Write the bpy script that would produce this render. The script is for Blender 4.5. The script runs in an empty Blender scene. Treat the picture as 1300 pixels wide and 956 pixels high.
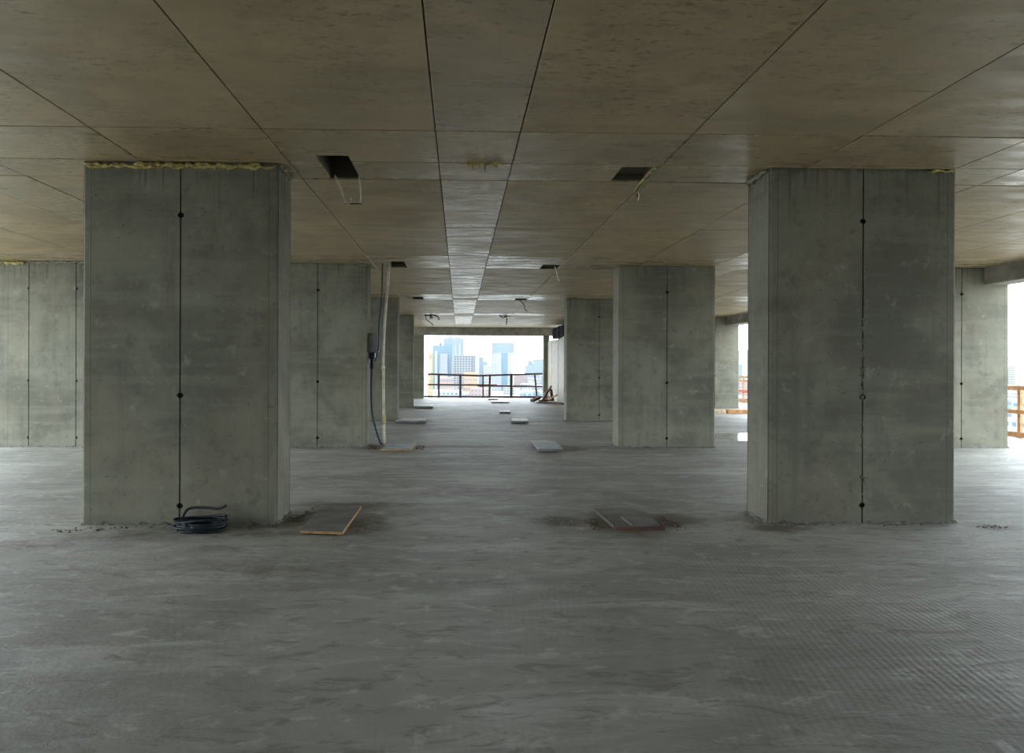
import bpy, bmesh, math, random
from mathutils import Vector, Matrix
import numpy as np
C = bpy.context.scene.collection
sc = bpy.context.scene
R = random.Random(7)

# ---------------------------------------------------------------- camera, sky, exposure
cam = bpy.data.objects.new('camera', bpy.data.cameras.new('camera')); C.objects.link(cam)
cam.data.sensor_fit = 'HORIZONTAL'; cam.data.sensor_width = 36.0
cam.data.lens = 900.0 / 1300.0 * 36.0
cam.data.shift_x = (650 - 605.36) / 1300.0
cam.data.shift_y = (466.67 - 478) / 1300.0
cam.data.clip_start = 0.05; cam.data.clip_end = 20000
cam.matrix_world = (Matrix.Translation((0, 0, 1.3084)) @ Matrix.Rotation(-0.0241, 4, 'Z')
                    @ Matrix.Rotation(math.pi / 2, 4, 'X') @ Matrix.Rotation(0.0038, 4, 'Z'))
sc.camera = cam
SKY = 8.4
w = bpy.data.worlds.new('overcast'); sc.world = w; w.use_nodes = True
bg = w.node_tree.nodes['Background']
bg.inputs[0].default_value = (0.81, 0.915, 1.0, 1); bg.inputs[1].default_value = SKY
sc.view_settings.view_transform = 'Standard'; sc.view_settings.look = 'None'
sc.view_settings.gamma = 1.0; sc.view_settings.use_curve_mapping = False
sc.view_settings.exposure = 0.0
sc.cycles.max_bounces = 12; sc.cycles.diffuse_bounces = 8; sc.cycles.glossy_bounces = 4

# ---------------------------------------------------------------- material helpers
class NT:
    def __init__(s, name):
        s.m = bpy.data.materials.new(name); s.m.use_nodes = True
        s.t = s.m.node_tree; s.b = s.t.nodes['Principled BSDF']
        s.geo = s.t.nodes.new('ShaderNodeNewGeometry')
        s.pos = s.geo.outputs['Position']
    def n(s, typ, ins=None, **kw):
        x = s.t.nodes.new(typ)
        for k, v in kw.items(): setattr(x, k, v)
        for k, v in (ins or {}).items(): s.put(x.inputs[k], v)
        return x
    def put(s, sock, v):
        if isinstance(v, bpy.types.NodeSocket): s.t.links.new(v, sock)
        elif isinstance(v, (tuple, list)) and sock.type == 'RGBA' and len(v) == 3: sock.default_value = (*v, 1)
        else: sock.default_value = v
    def math(s, op, a, b=0.0, c=None, clamp=False):
        ins = {0: a, 1: b}
        if c is not None: ins[2] = c
        return s.n('ShaderNodeMath', ins, operation=op, use_clamp=clamp).outputs[0]
    def scale(s, sx, sy, sz, off=(0, 0, 0), src=None):
        x = s.n('ShaderNodeMapping', {'Vector': src or s.pos, 'Scale': (sx, sy, sz), 'Location': off})
        return x.outputs[0]
    def noise(s, vec, sc_=1.0, det=4.0, rough=.55, dist=0.0):
        return s.n('ShaderNodeTexNoise', {'Vector': vec, 'Scale': sc_, 'Detail': det, 'Roughness': rough, 'Distortion': dist}).outputs[0]
    def ramp(s, v, a, b, lo=0.0, hi=1.0, smooth=True):
        x = s.n('ShaderNodeMapRange', {0: v, 1: a, 2: b, 3: lo, 4: hi})
        x.interpolation_type = 'SMOOTHSTEP' if smooth else 'LINEAR'
        return x.outputs[0]
    def mix(s, f, a, b, mode='MIX'):
        x = s.n('ShaderNodeMix', data_type='RGBA', blend_type=mode)
        s.put(x.inputs[0], f); s.put(x.inputs[6], a); s.put(x.inputs[7], b)
        return x.outputs[2]
    def sep(s): return s.n('ShaderNodeSeparateXYZ', {0: s.pos}).outputs
    def bump(s, h, strength=.3, dist=.01, nrm=None):
        ins = {'Height': h, 'Strength': strength, 'Distance': dist}
        if nrm is not None: ins['Normal'] = nrm
        return s.n('ShaderNodeBump', ins).outputs[0]
    def out(s, col=None, rough=None, nrm=None, spec=None, metal=None):
        for k, v in (('Base Color', col), ('Roughness', rough), ('Normal', nrm), ('Specular IOR Level', spec), ('Metallic', metal)):
            if v is not None: s.put(s.b.inputs[k], v)
        return s.m

def plain(name, col, rough=.6, var=.15, scale=6.0, metal=0.0, spec=.5):
    t = NT(name)
    n = t.noise(t.pos, scale, 5)
    f = t.ramp(n, .3, .7)
    c = t.mix(f, tuple(x * (1 - var) for x in col), tuple(min(1, x * (1 + var)) for x in col))
    return t.out(c, rough, spec=spec, metal=metal)

def column_concrete():
    t = NT('column_concrete')
    x, y, z = t.sep()
    base = (.190, .187, .139); dark = (.108, .107, .079)
    blotch = t.noise(t.pos, 1.1, 7, .6, .4)
    c = t.mix(t.ramp(blotch, .35, .66), dark, base)
    band = t.noise(t.scale(.7, .7, 7.0), 1.0, 5, .6)
    c = t.mix(t.ramp(band, .45, .70, 0, .35), c, (.222, .222, .172))
    vert = t.noise(t.scale(9, 9, .55), 1.0, 4, .6)
    c = t.mix(t.ramp(vert, .52, .75, 0, .5), c, (.112, .108, .085))
    # brown bleed and drip runs that start at the slab joint, each run its own length
    run = t.noise(t.scale(26, 26, .25), 1.0, 4, .65)
    runlen = t.ramp(run, .46, .78, .0, .75)
    reach = t.math('ADD', z, runlen)
    drip = t.math('MULTIPLY', t.ramp(reach, 2.98, 3.30), t.ramp(t.noise(t.scale(2.2, 2.2, 0), 1.0, 2), .35, .6, .35, 1))
    c = t.mix(t.math('MULTIPLY', drip, .7), c, (.060, .050, .033))
    rim = t.ramp(t.math('ADD', z, t.math('MULTIPLY', t.noise(t.pos, 14, 4, .7), .09)), 3.0, 3.06)
    c = t.mix(t.math('MULTIPLY', rim, .75), c, (.05, .043, .03))
    warm = t.noise(t.scale(.8, .8, .5), 1.3, 3)
    c = t.mix(t.ramp(warm, .45, .68, 0, .4), c, (.205, .175, .120))
    fine = t.noise(t.pos, 7, 6, .7)
    c = t.mix(t.ramp(fine, .53, .70, 0, .6), c, (.095, .093, .072))
    c = t.mix(t.ramp(fine, .44, .28, 0, .5), c, (.27, .272, .23))
    pores = t.noise(t.pos, 34, 3, .7)
    c = t.mix(t.ramp(pores, .64, .72, 0, .8), c, (.05, .05, .042))
    ox = t.n('ShaderNodeSeparateXYZ', {0: t.n('ShaderNodeTexCoord').outputs['Object']}).outputs[0]
    seam = t.math('ABSOLUTE', t.math('SUBTRACT', t.math('ABSOLUTE', t.math('ADD', ox, t.math('MULTIPLY', t.noise(t.scale(0, 0, 3), 1.0, 3), .006))), .728))
    c = t.mix(t.math('MULTIPLY', t.ramp(seam, .006, .002), .55), c, (.075, .070, .052))
    foot = t.math('MULTIPLY', t.ramp(z, .10, .0), t.ramp(t.noise(t.pos, 9, 4), .4, .6))
    c = t.mix(t.math('MULTIPLY', foot, .6), c, (.15, .145, .125))
    h = t.math('ADD', t.math('MULTIPLY', t.noise(t.pos, 55, 4, .6), .4), t.math('MULTIPLY', band, .6))
    return t.out(c, .78, t.bump(h, .35, .006), .35)

def ceiling_concrete(name, rough, spec, tint):
    t = NT(name)
    oi = t.n('ShaderNodeObjectInfo').outputs['Random']
    off = t.n('ShaderNodeVectorMath', {0: t.pos, 1: t.n('ShaderNodeCombineXYZ', {0: t.math('MULTIPLY', oi, 31.0), 1: t.math('MULTIPLY', oi, 17.0)}).outputs[0]}, operation='ADD').outputs[0]
    base = tuple(a * b for a, b in zip((.40, .305, .170), tint)); dark = tuple(a * .70 for a in base)
    n1 = t.noise(off, .9, 7, .62, .5)
    c = t.mix(t.ramp(n1, .34, .66), dark, base)
    grain = t.noise(t.scale(2.6, 8, 1, src=off), 1.0, 6, .65)
    c = t.mix(t.ramp(grain, .5, .75, 0, .35), c, tuple(a * 1.28 for a in base))
    fleck = t.noise(t.scale(12, 24, 1, src=off), 1.0, 5, .75)
    fmask = t.ramp(t.noise(off, 1.7, 4), .40, .58)
    c = t.mix(t.math('MULTIPLY', t.ramp(fleck, .54, .62, 0, .85), fmask), c, (.115, .082, .045))
    cloud = t.noise(t.scale(2.8, 4.2, 1, src=off), 1.0, 8, .75)
    c = t.mix(t.ramp(cloud, .50, .68, 0, .6), c, (.20, .155, .095))
    c = t.mix(t.math('MULTIPLY', oi, .25), c, (.43, .37, .265))
    r = t.ramp(t.noise(t.scale(1.2, 4.5, 1, src=off), 1.3, 5, .6), .3, .7, rough - .13, rough + .13)
    h = t.math('ADD', t.math('MULTIPLY', grain, .5), t.math('MULTIPLY', t.noise(off, 2.2, 4), 1.0))
    return t.out(c, r, t.bump(h, .22, .010), spec)

def floor_concrete():
    t = NT('floor_concrete')
    x, y, z = t.sep()
    base = (.315, .309, .272); dark = (.208, .203, .177)
    n1 = t.noise(t.pos, .55, 7, .62, .6)
    c = t.mix(t.ramp(n1, .35, .65), dark, base)
    n2 = t.noise(t.scale(.8, 3.0, 1), 1.0, 7, .65, .8)
    c = t.mix(t.ramp(n2, .5, .72, 0, .6), c, (.45, .45, .42))
    c = t.mix(t.ramp(n2, .45, .28, 0, .6), c, (.20, .195, .175))
    scuff = t.noise(t.scale(3.2, 9.0, 1), 1.0, 6, .7, 1.2)
    c = t.mix(t.ramp(scuff, .53, .63, 0, .75), c, (.165, .155, .13))
    mid = t.noise(t.scale(4.5, 7, 1), 1.0, 6, .7, .5)
    c = t.mix(t.ramp(mid, .46, .32, 0, .6), c, (.46, .46, .43))
    spk = t.noise(t.pos, 42, 3, .7)
    c = t.mix(t.ramp(spk, .64, .72, 0, .4), c, (.16, .155, .14))
    at = t.n('ShaderNodeAttribute', attribute_name='dirt').outputs['Fac']
    edge = t.math('ADD', at, t.math('MULTIPLY', t.math('SUBTRACT', t.noise(t.pos, 6, 6, .7), .5), 1.1))
    dm = t.math('MULTIPLY', t.ramp(edge, .25, .75), t.ramp(at, .02, .2))
    c = t.mix(t.math('MULTIPLY', dm, .9), c, (.105, .086, .062))
    # raked combing: cells of hand-pulled grooves, each patch with its own direction
    wv = t.n('ShaderNodeTexVoronoi', {'Vector': t.n('ShaderNodeVectorMath', {0: t.pos, 1: t.n('ShaderNodeVectorMath', {0: t.n('ShaderNodeTexNoise', {'Vector': t.pos, 'Scale': .8, 'Detail': 2.0}).outputs[1], 3: 1.4}, operation='SCALE').outputs[0]}, operation='ADD').outputs[0], 'Scale': .62})
    ang = t.math('MULTIPLY', t.n('ShaderNodeSeparateColor', {0: wv.outputs['Color']}).outputs[0], .75)
    ang = t.math('ADD', ang, -.30)
    along = t.math('ADD', t.math('MULTIPLY', x, t.math('COSINE', ang)), t.math('MULTIPLY', y, t.math('SINE', ang)))
    along = t.math('ADD', along, t.math('MULTIPLY', t.noise(t.pos, .9, 2), .10))
    comb = t.math('SINE', t.math('MULTIPLY', along, 2 * math.pi / .036))
    cmask = t.math('MULTIPLY', t.ramp(t.noise(t.pos, .75, 4, .6), .38, .56), t.ramp(x, -2.0, 2.0, .08, 1.0))
    comb = t.math('MULTIPLY', comb, cmask)
    c = t.mix(t.ramp(comb, .1, .9, 0, .15), c, (.19, .187, .17))
    h = t.math('ADD', t.math('MULTIPLY', comb, .075), t.math('ADD', t.math('MULTIPLY', scuff, .9), t.math('MULTIPLY', t.noise(t.pos, 24, 5, .7), .6)))
    r = t.ramp(n2, .3, .7, .66, .50)
    return t.out(c, r, t.bump(h, .55, .014), .42)

M = {}
M['column'] = column_concrete()
M['soffit'] = ceiling_concrete('soffit_concrete', .50, .45, (1, 1, 1))
M['soffit_smooth'] = ceiling_concrete('smooth_soffit_concrete', .33, .55, (1.02, 1.03, 1.06))
M['floor'] = floor_concrete()
M['slab'] = plain('raw_slab_concrete', (.10, .088, .066), .9)
M['joint'] = plain('stained_joint', (.062, .057, .043), .9, .7, 9)
M['beam'] = plain('beam_concrete', (.25, .235, .19), .75, .3, 3)
M['void'] = plain('dark_hole', (.009, .008, .007), .95, spec=.1)
M['foam'] = plain('yellow_foam', (.36, .30, .10), .85, .5, 30)
M['foam_grey'] = plain('weathered_foam', (.20, .18, .125), .85, .4, 25)
M['mortar'] = plain('mortar_crumbs', (.125, .12, .10), .9, .5, 22)
M['ply_dark'] = plain('film_faced_plywood', (.155, .150, .145), .42, .35, 5)
M['ply_grey'] = plain('dusty_plywood', (.34, .36, .37), .6, .25, 7)
M['ply_edge'] = plain('plywood_edge', (.36, .22, .085), .75, .3, 30)
M['ply_pale'] = plain('pale_board', (.60, .60, .57), .55, .2, 8)
M['timber_orange'] = plain('orange_timber', (.40, .19, .07), .7, .35, 9)
M['timber_brown'] = plain('brown_timber', (.105, .050, .030), .75, .35, 9)
M['timber_grey'] = plain('weathered_batten', (.085, .075, .06), .95, .35, 12)
M['timber_red'] = plain('red_painted_timber', (.45, .10, .05), .7, .3, 9)
M['timber_pale'] = plain('pale_timber', (.55, .42, .27), .7, .3, 9)
M['pipe'] = plain('dirty_white_pipe', (.50, .465, .36), .5, .25, 9)
M['tape'] = plain('yellow_tape', (.40, .36, .16), .6)
M['teal'] = plain('teal_cable', (.008, .036, .046), .6)
M['navy'] = plain('navy_plastic', (.010, .022, .050), .4)
M['hose'] = plain('blue_black_hose', (.010, .016, .022), .62, .4, 12, spec=.3)
M['box'] = plain('grey_metal_box', (.15, .148, .135), .5, .2, 14)
M['wire'] = plain('black_wire', (.020, .016, .014), .6)
M['plastic'] = plain('grubby_white_plastic', (.75, .70, .58), .5, .2, 20)
M['pink'] = plain('dusty_pink_plastic', (.50, .33, .28), .6)
M['panel_white'] = plain('off_white_board', (.30, .265, .205), .65, .12, 3)
M['stone'] = plain('grit', (.21, .205, .18), .9, .5, 40)
M['rust'] = plain('rusty_scrap', (.12, .07, .045), .8, .5, 15)
def water():
    t = NT('puddle_water'); return t.out((.16, .16, .155), .10, spec=.6)
M['water'] = water()

# ---------------------------------------------------------------- mesh helpers
WOFF = {}
class MB:
    def __init__(s): s.bm = bmesh.new(); s.mi = 0
    def box(s, a, b, bev=0.0):
        x0, y0, z0 = a; x1, y1, z1 = b
        v = [s.bm.verts.new(p) for p in ((x0,y0,z0),(x1,y0,z0),(x1,y1,z0),(x0,y1,z0),(x0,y0,z1),(x1,y0,z1),(x1,y1,z1),(x0,y1,z1))]
        fs = [s.bm.faces.new([v[i] for i in q]) for q in ((3,2,1,0),(4,5,6,7),(0,1,5,4),(1,2,6,5),(2,3,7,6),(3,0,4,7))]
        for f in fs: f.material_index = s.mi
        if bev: bmesh.ops.bevel(s.bm, geom=list({e for f in fs for e in f.edges}), offset=bev, segments=1, affect='EDGES', material=-1)
        return s
    def bar(s, p, q, w, h, up=(0, 0, 1)):
        p, q = Vector(p), Vector(q); d = (q - p).normalized(); u = Vector(up)
        if abs(d.dot(u)) > .95: u = Vector((1, 0, 0)) if abs(d.x) < .9 else Vector((0, 1, 0))
        r = d.cross(u).normalized() * (w / 2); u2 = r.cross(d).normalized() * (h / 2)
        v = [s.bm.verts.new(c + a * r + b * u2) for c in (p, q) for a, b in ((-1,-1),(1,-1),(1,1),(-1,1))]
        for f in ((3,2,1,0),(4,5,6,7),(0,1,5,4),(1,2,6,5),(2,3,7,6),(3,0,4,7)):
            s.bm.faces.new([v[i] for i in f]).material_index = s.mi
        bmesh.ops.recalc_face_normals(s.bm, faces=s.bm.faces[-6:] if False else list(s.bm.faces))
        return s
    def tube(s, pts, r, seg=8, cap=True):
        pts = [Vector(p) for p in pts]; rr = r if isinstance(r, (list, tuple)) else [r] * len(pts)
        rings = []; ref = Vector((0, 0, 1))
        for i, p in enumerate(pts):
            d = (pts[min(i + 1, len(pts) - 1)] - pts[max(i - 1, 0)]).normalized()
            a = d.cross(ref)
            if a.length < .2: a = d.cross(Vector((1, 0, 0)))
            a.normalize(); b = d.cross(a).normalized(); ref = -b.cross(d).cross(d) if False else ref
            rings.append([s.bm.verts.new(p + (a * math.cos(t) + b * math.sin(t)) * rr[i]) for t in [2 * math.pi * k / seg for k in range(seg)]])
        for A, B in zip(rings, rings[1:]):
            for k in range(seg):
                f = s.bm.faces.new((A[k], A[(k + 1) % seg], B[(k + 1) % seg], B[k])); f.material_index = s.mi; f.smooth = True
        if cap:
            for Rg in (rings[0], rings[-1]):
                f = s.bm.faces.new(Rg); f.material_index = s.mi
        return s
    def poly(s, out, y0, y1):       # outline in XZ, extruded along Y
        A = [s.bm.verts.new((x, y0, z)) for x, z in out]; B = [s.bm.verts.new((x, y1, z)) for x, z in out]
        s.bm.faces.new(A); s.bm.faces.new(B[::-1])
        for i in range(len(out)):
            j = (i + 1) % len(out); s.bm.faces.new((A[j], A[i], B[i], B[j]))
        return s
    def slabpoly(s, out, z0, z1):   # outline in XY, extruded along Z
        A = [s.bm.verts.new((x, y, z0)) for x, y in out]; B = [s.bm.verts.new((x, y, z1)) for x, y in out]
        s.bm.faces.new(A); s.bm.faces.new(B[::-1])
        for i in range(len(out)):
            j = (i + 1) % len(out); s.bm.faces.new((A[j], A[i], B[i], B[j]))
        return s
    def blob(s, c, r, jit=.3, sub=1, rnd=R):
        res = bmesh.ops.create_icosphere(s.bm, subdivisions=sub, radius=1.0)
        for v in res['verts']:
            k = 1 + rnd.uniform(-jit, jit)
            v.co = Vector((c[0] + v.co.x * r[0] * k, c[1] + v.co.y * r[1] * k, c[2] + v.co.z * r[2] * k))
        return s
    def mesh(s, name, off=(0, 0, 0)):
        bmesh.ops.recalc_face_normals(s.bm, faces=list(s.bm.faces))
        bmesh.ops.translate(s.bm, verts=list(s.bm.verts), vec=-Vector(off))
        m = bpy.data.meshes.new(name); s.bm.to_mesh(m); s.bm.free(); return m
    def build(s, name, mat, parent=None, at=None):
        off = WOFF[parent] if parent else Vector(at if at is not None else (0, 0, 0))
        m = s.mesh(name, off)
        for q in (mat if isinstance(mat, (list, tuple)) else [mat]): m.materials.append(M[q] if isinstance(q, str) else q)
        o = bpy.data.objects.new(name, m); C.objects.link(o)
        if parent: o.parent = parent
        else: o.location = off
        WOFF[o] = Vector(off)
        return o

def link_mesh(name, m, parent):
    o = bpy.data.objects.new(name, m); C.objects.link(o); o.parent = parent; WOFF[o] = WOFF[parent]; return o
def tag(o, label=None, cat=None, group=None, kind=None):
    for k, v in (('label', label), ('category', cat), ('group', group), ('kind', kind)):
        if v: o[k] = v
    return o
def thing(name, loc, label, cat, group=None):
    o = bpy.data.objects.new(name, None); C.objects.link(o); o.location = loc; o.empty_display_size = .2
    WOFF[o] = Vector(loc); return tag(o, label, cat, group)
def curve_pts(keys, n=24):          # Catmull-Rom through the key points
    k = [Vector(p) for p in keys]; k = [2 * k[0] - k[1]] + k + [2 * k[-1] - k[-2]]; out = []
    segs = len(k) - 3
    for i in range(segs):
        a, b, c, d = k[i:i + 4]; m = max(2, n // segs)
        for j in range(m + (i == segs - 1)):
            t = j / m
            out.append(.5 * ((2 * b) + (c - a) * t + (2 * a - 5 * b + 4 * c - d) * t * t + (3 * b - a - 3 * c + d) * t ** 3))
    return out

# ---------------------------------------------------------------- layout numbers (metres)
H = 3.0
PITCH = 5.672
ROW = [0.25, 5.92, 11.59, 17.26, 22.99]
XE0, XE1, YB, YE = -8.25, 8.72, -4.6, 30.0
HOLES = []
for k in range(5):
    y = 5.70 + PITCH * k
    HOLES.append((-1.17, -.90, y, y + .72))
    HOLES.append((1.36, 1.66, y + .235, y + .70))
    if k == 3: break

# ---------------------------------------------------------------- floor
def build_floor():
    xs = np.arange(-8.25, 10.95, .11); ys = np.concatenate([np.arange(-4.6, 1.0, .4), np.arange(1.0, 14, .09), np.arange(14, 31.0, .2)])
    X, Y = np.meshgrid(xs, ys); rs = np.random.RandomState(3)
    def bumps(n, amp, sig):
        Z = np.zeros_like(X)
        for _ in range(n):
            cx, cy = rs.uniform(-9, 10), rs.uniform(0, 30); sx, sy = rs.uniform(sig * .6, sig * 1.6), rs.uniform(sig * .3, sig)
            Z += rs.uniform(-amp, amp) * np.exp(-((X - cx) / sx) ** 2 - ((Y - cy) / sy) ** 2)
        return Z
    Z = np.clip(bumps(160, .006, .6), -.008, 0.0)
    dirt = np.zeros_like(X)
    for cx, cy, rx, ry, a in DIRT:
        d = ((X - cx) / rx) ** 2 + ((Y - cy) / ry) ** 2
        dirt = np.maximum(dirt, a * np.exp(-d * 1.2))
    ny, nx = X.shape
    V = np.stack([X, Y, Z], -1).reshape(-1, 3)
    idx = np.arange(nx * ny).reshape(ny, nx)
    F = np.stack([idx[:-1, :-1], idx[:-1, 1:], idx[1:, 1:], idx[1:, :-1]], -1).reshape(-1, 4)
    m = bpy.data.meshes.new('floor'); m.from_pydata(V.tolist(), [], F.tolist()); m.materials.append(M['floor'])
    at = m.attributes.new('dirt', 'FLOAT', 'POINT'); at.data.foreach_set('value', dirt.ravel().astype(np.float32))
    o = bpy.data.objects.new('floor', m); C.objects.link(o); tag(o, kind='structure'); WOFF[o] = Vector((0, 0, 0))
    MB().box((-8.25, -4.6, -.30), (10.9, 30.95, -.012)).build('slab_body', 'beam', o)
    return o
DIRT = [(-1.55, 6.1, .45, .45, .95), (-1.05, 6.75, .9, .22, .8), (-.75, 5.95, .28, .55, .75), (-1.6, 5.6, .8, .22, .6), (-2.6, 5.55, .9, .3, .55),
        (-3.2, 5.2, .9, .35, .5), (-1.2, 4.6, 1.3, .35, .5), (.3, 7.6, 1.6, .4, .45), (1.42, 6.0, .42, .6, .9), (1.85, 6.1, .35, .4, .8), (.85, 6.05, .28, .28, .95),
        (2.6, 5.75, .35, .25, .8), (4.45, 5.75, .3, .14, .95), (-.1, 11.7, 1.3, .35, .8), (-1.4, 11.6, .5, .5, .8), (1.75, 11.5, .4, .6, .85), (1.42, 11.6, .4, .9, .6),
        (.8, 14.6, 1.8, .5, .5), (-1.0, 17.2, .6, .6, .8), (1.6, 17.2, 1.2, .3, .8), (3.0, 11.4, .8, .2, .6), (1.0, 21.5, 2.0, .7, .5), (-.9, 23.2, .7, .5, .7),
        (3.2, 25.8, .8, 1.2, .8), (-4.6, 5.4, 1.1, .3, .6), (5.5, 13.6, 1.5, .5, .6), (-2.4, 4.2, 1.5, .3, .35), (3.6, 4.0, 1.6, .5, .25), (6.5, 16, 1.5, .5, .4)]
floor = build_floor()

# ---------------------------------------------------------------- ceiling
XJ = [-8.25, -6.9, -5.65, -4.5, -3.87, -2.63, -1.42, -.18, .43, 1.68, 2.92, 4.17, 4.75, 6.0, 7.25, 8.72]
YJ = sorted([5.87 + PITCH * k + o for k in range(-5, 5) for o in (-.79, 0, .54, 2.71)])
YJ = [YB] + [y for y in YJ if YB + .2 < y < YE - .3] + [YE]
def build_ceiling():
    mb = MB(); cuts = sorted({XE0, XE1 + .42} | {v for h in HOLES for v in h[:2]})
    for x0, x1 in zip(cuts, cuts[1:]):
        hs = sorted([(h[2], h[3]) for h in HOLES if h[0] <= x0 + 1e-6 and h[1] >= x1 - 1e-6])
        y = YB
        for a, b in hs: mb.box((x0, y, H + .018), (x1, a, H + .24)); y = b
        mb.box((x0, y, H + .018), (x1, YE + .95, H + .24))
    ceil = tag(mb.build('ceiling', 'slab'), kind='structure')
    MB().box((XE0, YB, H + .2405), (XE1 + .42, YE + .95, H + .30)).build('upper_floor', 'slab', ceil)
    MB().box((1.36, 5.935, H + .07), (1.66, 6.40, H + .11)).build('recess_plug', 'slab', ceil)
    cells = []
    for i in range(len(XJ) - 1):
        for j in range(len(YJ) - 1):
            x0, x1, y0, y1 = XJ[i], XJ[i + 1], YJ[j], YJ[j + 1]
            if y1 < 3.0 or abs((x0 + x1) / 2) > y1 * .95 + 1.5: big = 0
            else: big = (x1 - x0) * (y1 - y0) / max(1, y0) ** 2
            cells.append((big, i, j))
    cells.sort(reverse=True)
    rest = MB(); rr = random.Random(5)
    for n, (big, i, j) in enumerate(cells):
        g = .0045; x0, x1, y0, y1 = XJ[i] + g, XJ[i + 1] - g, YJ[j] + .010, YJ[j + 1] - .010
        z = H + rr.choice((0, 0, .0015, .003)); own = n < 235 and big > 0
        mb = MB() if own else rest
        hs = [h for h in HOLES if h[0] < x1 and h[1] > x0 and h[2] < y1 and h[3] > y0]
        if hs:
            h = hs[0]; xs = sorted({x0, x1, min(max(h[0], x0), x1), min(max(h[1], x0), x1)}); ys = sorted({y0, y1, min(max(h[2], y0), y1), min(max(h[3], y0), y1)})
            for a, b in zip(xs, xs[1:]):
                for c, d in zip(ys, ys[1:]):
                    if not (h[0] < (a + b) / 2 < h[1] and h[2] < (c + d) / 2 < h[3]): mb.box((a, c, z), (b, d, H + .02))
        else: mb.box((x0, y0, z), (x1, y1, H + .02), .003 if own else 0)
        if own:
            strip = (y1 - y0) < .85 or (x1 - x0) < .65
            mb.build('ceiling_panel', 'soffit_smooth' if strip else 'soffit', ceil)
    tag(rest.build('distant_ceiling_panels', 'soffit', ceil), kind='stuff')
    return ceil
ceiling = build_ceiling()

# ---------------------------------------------------------------- beams at the slab edges, pale side wall, added light-blocking walls
tag(MB().box((8.72, YB, 2.72), (9.14, YE + .95, H + .018), .01).build('trim_1', 'beam'), kind='structure')
tag(MB().box((-8.25, YE, 2.67), (8.72, YE + .40, H), .01).build('trim_2', 'beam'), kind='structure')

tag(MB().box((-8.25, -4.6, 0), (9.1, -4.3, H)).build('light_block_back', 'column'), kind='structure')  # added wall behind the camera, keeps light off the near floor and columns
tag(MB().box((-8.25, -4.3, 0), (-7.95, -1.3, H)).build('light_block_left', 'column'), kind='structure')  # added unseen stub wall, blocks daylight from the left near the camera
tag(MB().box((8.75, -4.3, 0), (9.1, -1.3, 2.715)).build('light_block_right', 'column'), kind='structure')  # added unseen stub wall, blocks daylight from the right near the camera
wr = tag(MB().box((3.80, 19.8, 0), (3.88, 29.95, 2.42)).build('wall_right', 'beam'), kind='structure')
rr = random.Random(11)
for k in range(16):
    y = 19.8 + k * .635; lean = rr.uniform(0, .02)
    mb = MB().box((3.74 - lean, y + .008, .0), (3.795, y + .622, 2.42 + rr.uniform(-.03, .03)), .006)
    mb.build('board_panel', 'panel_white', wr)

# ---------------------------------------------------------------- columns
W, D = 1.595, .47
def notch_panel(x0, x1, side, y0, y1, zs=(.155, 1.07, 2.56), r=.022):
    pts = []
    arc = [math.pi * k / 8 for k in range(9)]
    if side > 0:                  # notches on the right edge
        pts = [(x0, .0), (x1, .0)]
        for z in zs: pts += [(x1 - r * math.sin(a), z - r * math.cos(a)) for a in arc]
        pts += [(x1, H), (x0, H)]
    else:
        pts = [(x0, .0), (x1, .0), (x1, H), (x0, H)]
        for z in zs[::-1]: pts += [(x0 + r * math.sin(a), z + r * math.cos(a)) for a in arc]
    mb = MB().poly(pts, y0, y1)
    bmesh.ops.bevel(mb.bm, geom=[e for e in mb.bm.edges if e.calc_length() > .5 and abs(e.verts[0].co.z - e.verts[1].co.z) > .5 and abs(e.verts[0].co.x) > .5], offset=.016, segments=1, affect='EDGES')
    return mb
def skirt(wd, dp, seed):
    r_ = random.Random(seed); mb = MB(); per = []
    def side(a, b, nx, ny):
        n = max(3, int((Vector(b) - Vector(a)).length / .06))
        for i in range(n): t = i / n; per.append((a[0] + (b[0] - a[0]) * t, a[1] + (b[1] - a[1]) * t, nx, ny))
    x, y = wd / 2, dp / 2
    side((-x, -y), (x, -y), 0, -1); side((x, -y), (x, y), 1, 0); side((x, y), (-x, y), 0, 1); side((-x, y), (-x, -y), -1, 0)
    A = []; B = []; Cc = []
    for px, py, nx, ny in per:
        hgt = r_.choice((.004, .008, .012, .02, .03)) ; out = r_.uniform(.008, .04)
        A.append(mb.bm.verts.new((px - nx * .005, py - ny * .005, hgt))); B.append(mb.bm.verts.new((px + nx * out * .5, py + ny * out * .5, hgt * .7))); Cc.append(mb.bm.verts.new((px + nx * out, py + ny * out, -.004)))
    for i in range(len(per)):
        j = (i + 1) % len(per)
        mb.bm.faces.new((A[i], B[i], B[j], A[j])); mb.bm.faces.new((B[i], Cc[i], Cc[j], B[j]))
    return mb
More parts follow.
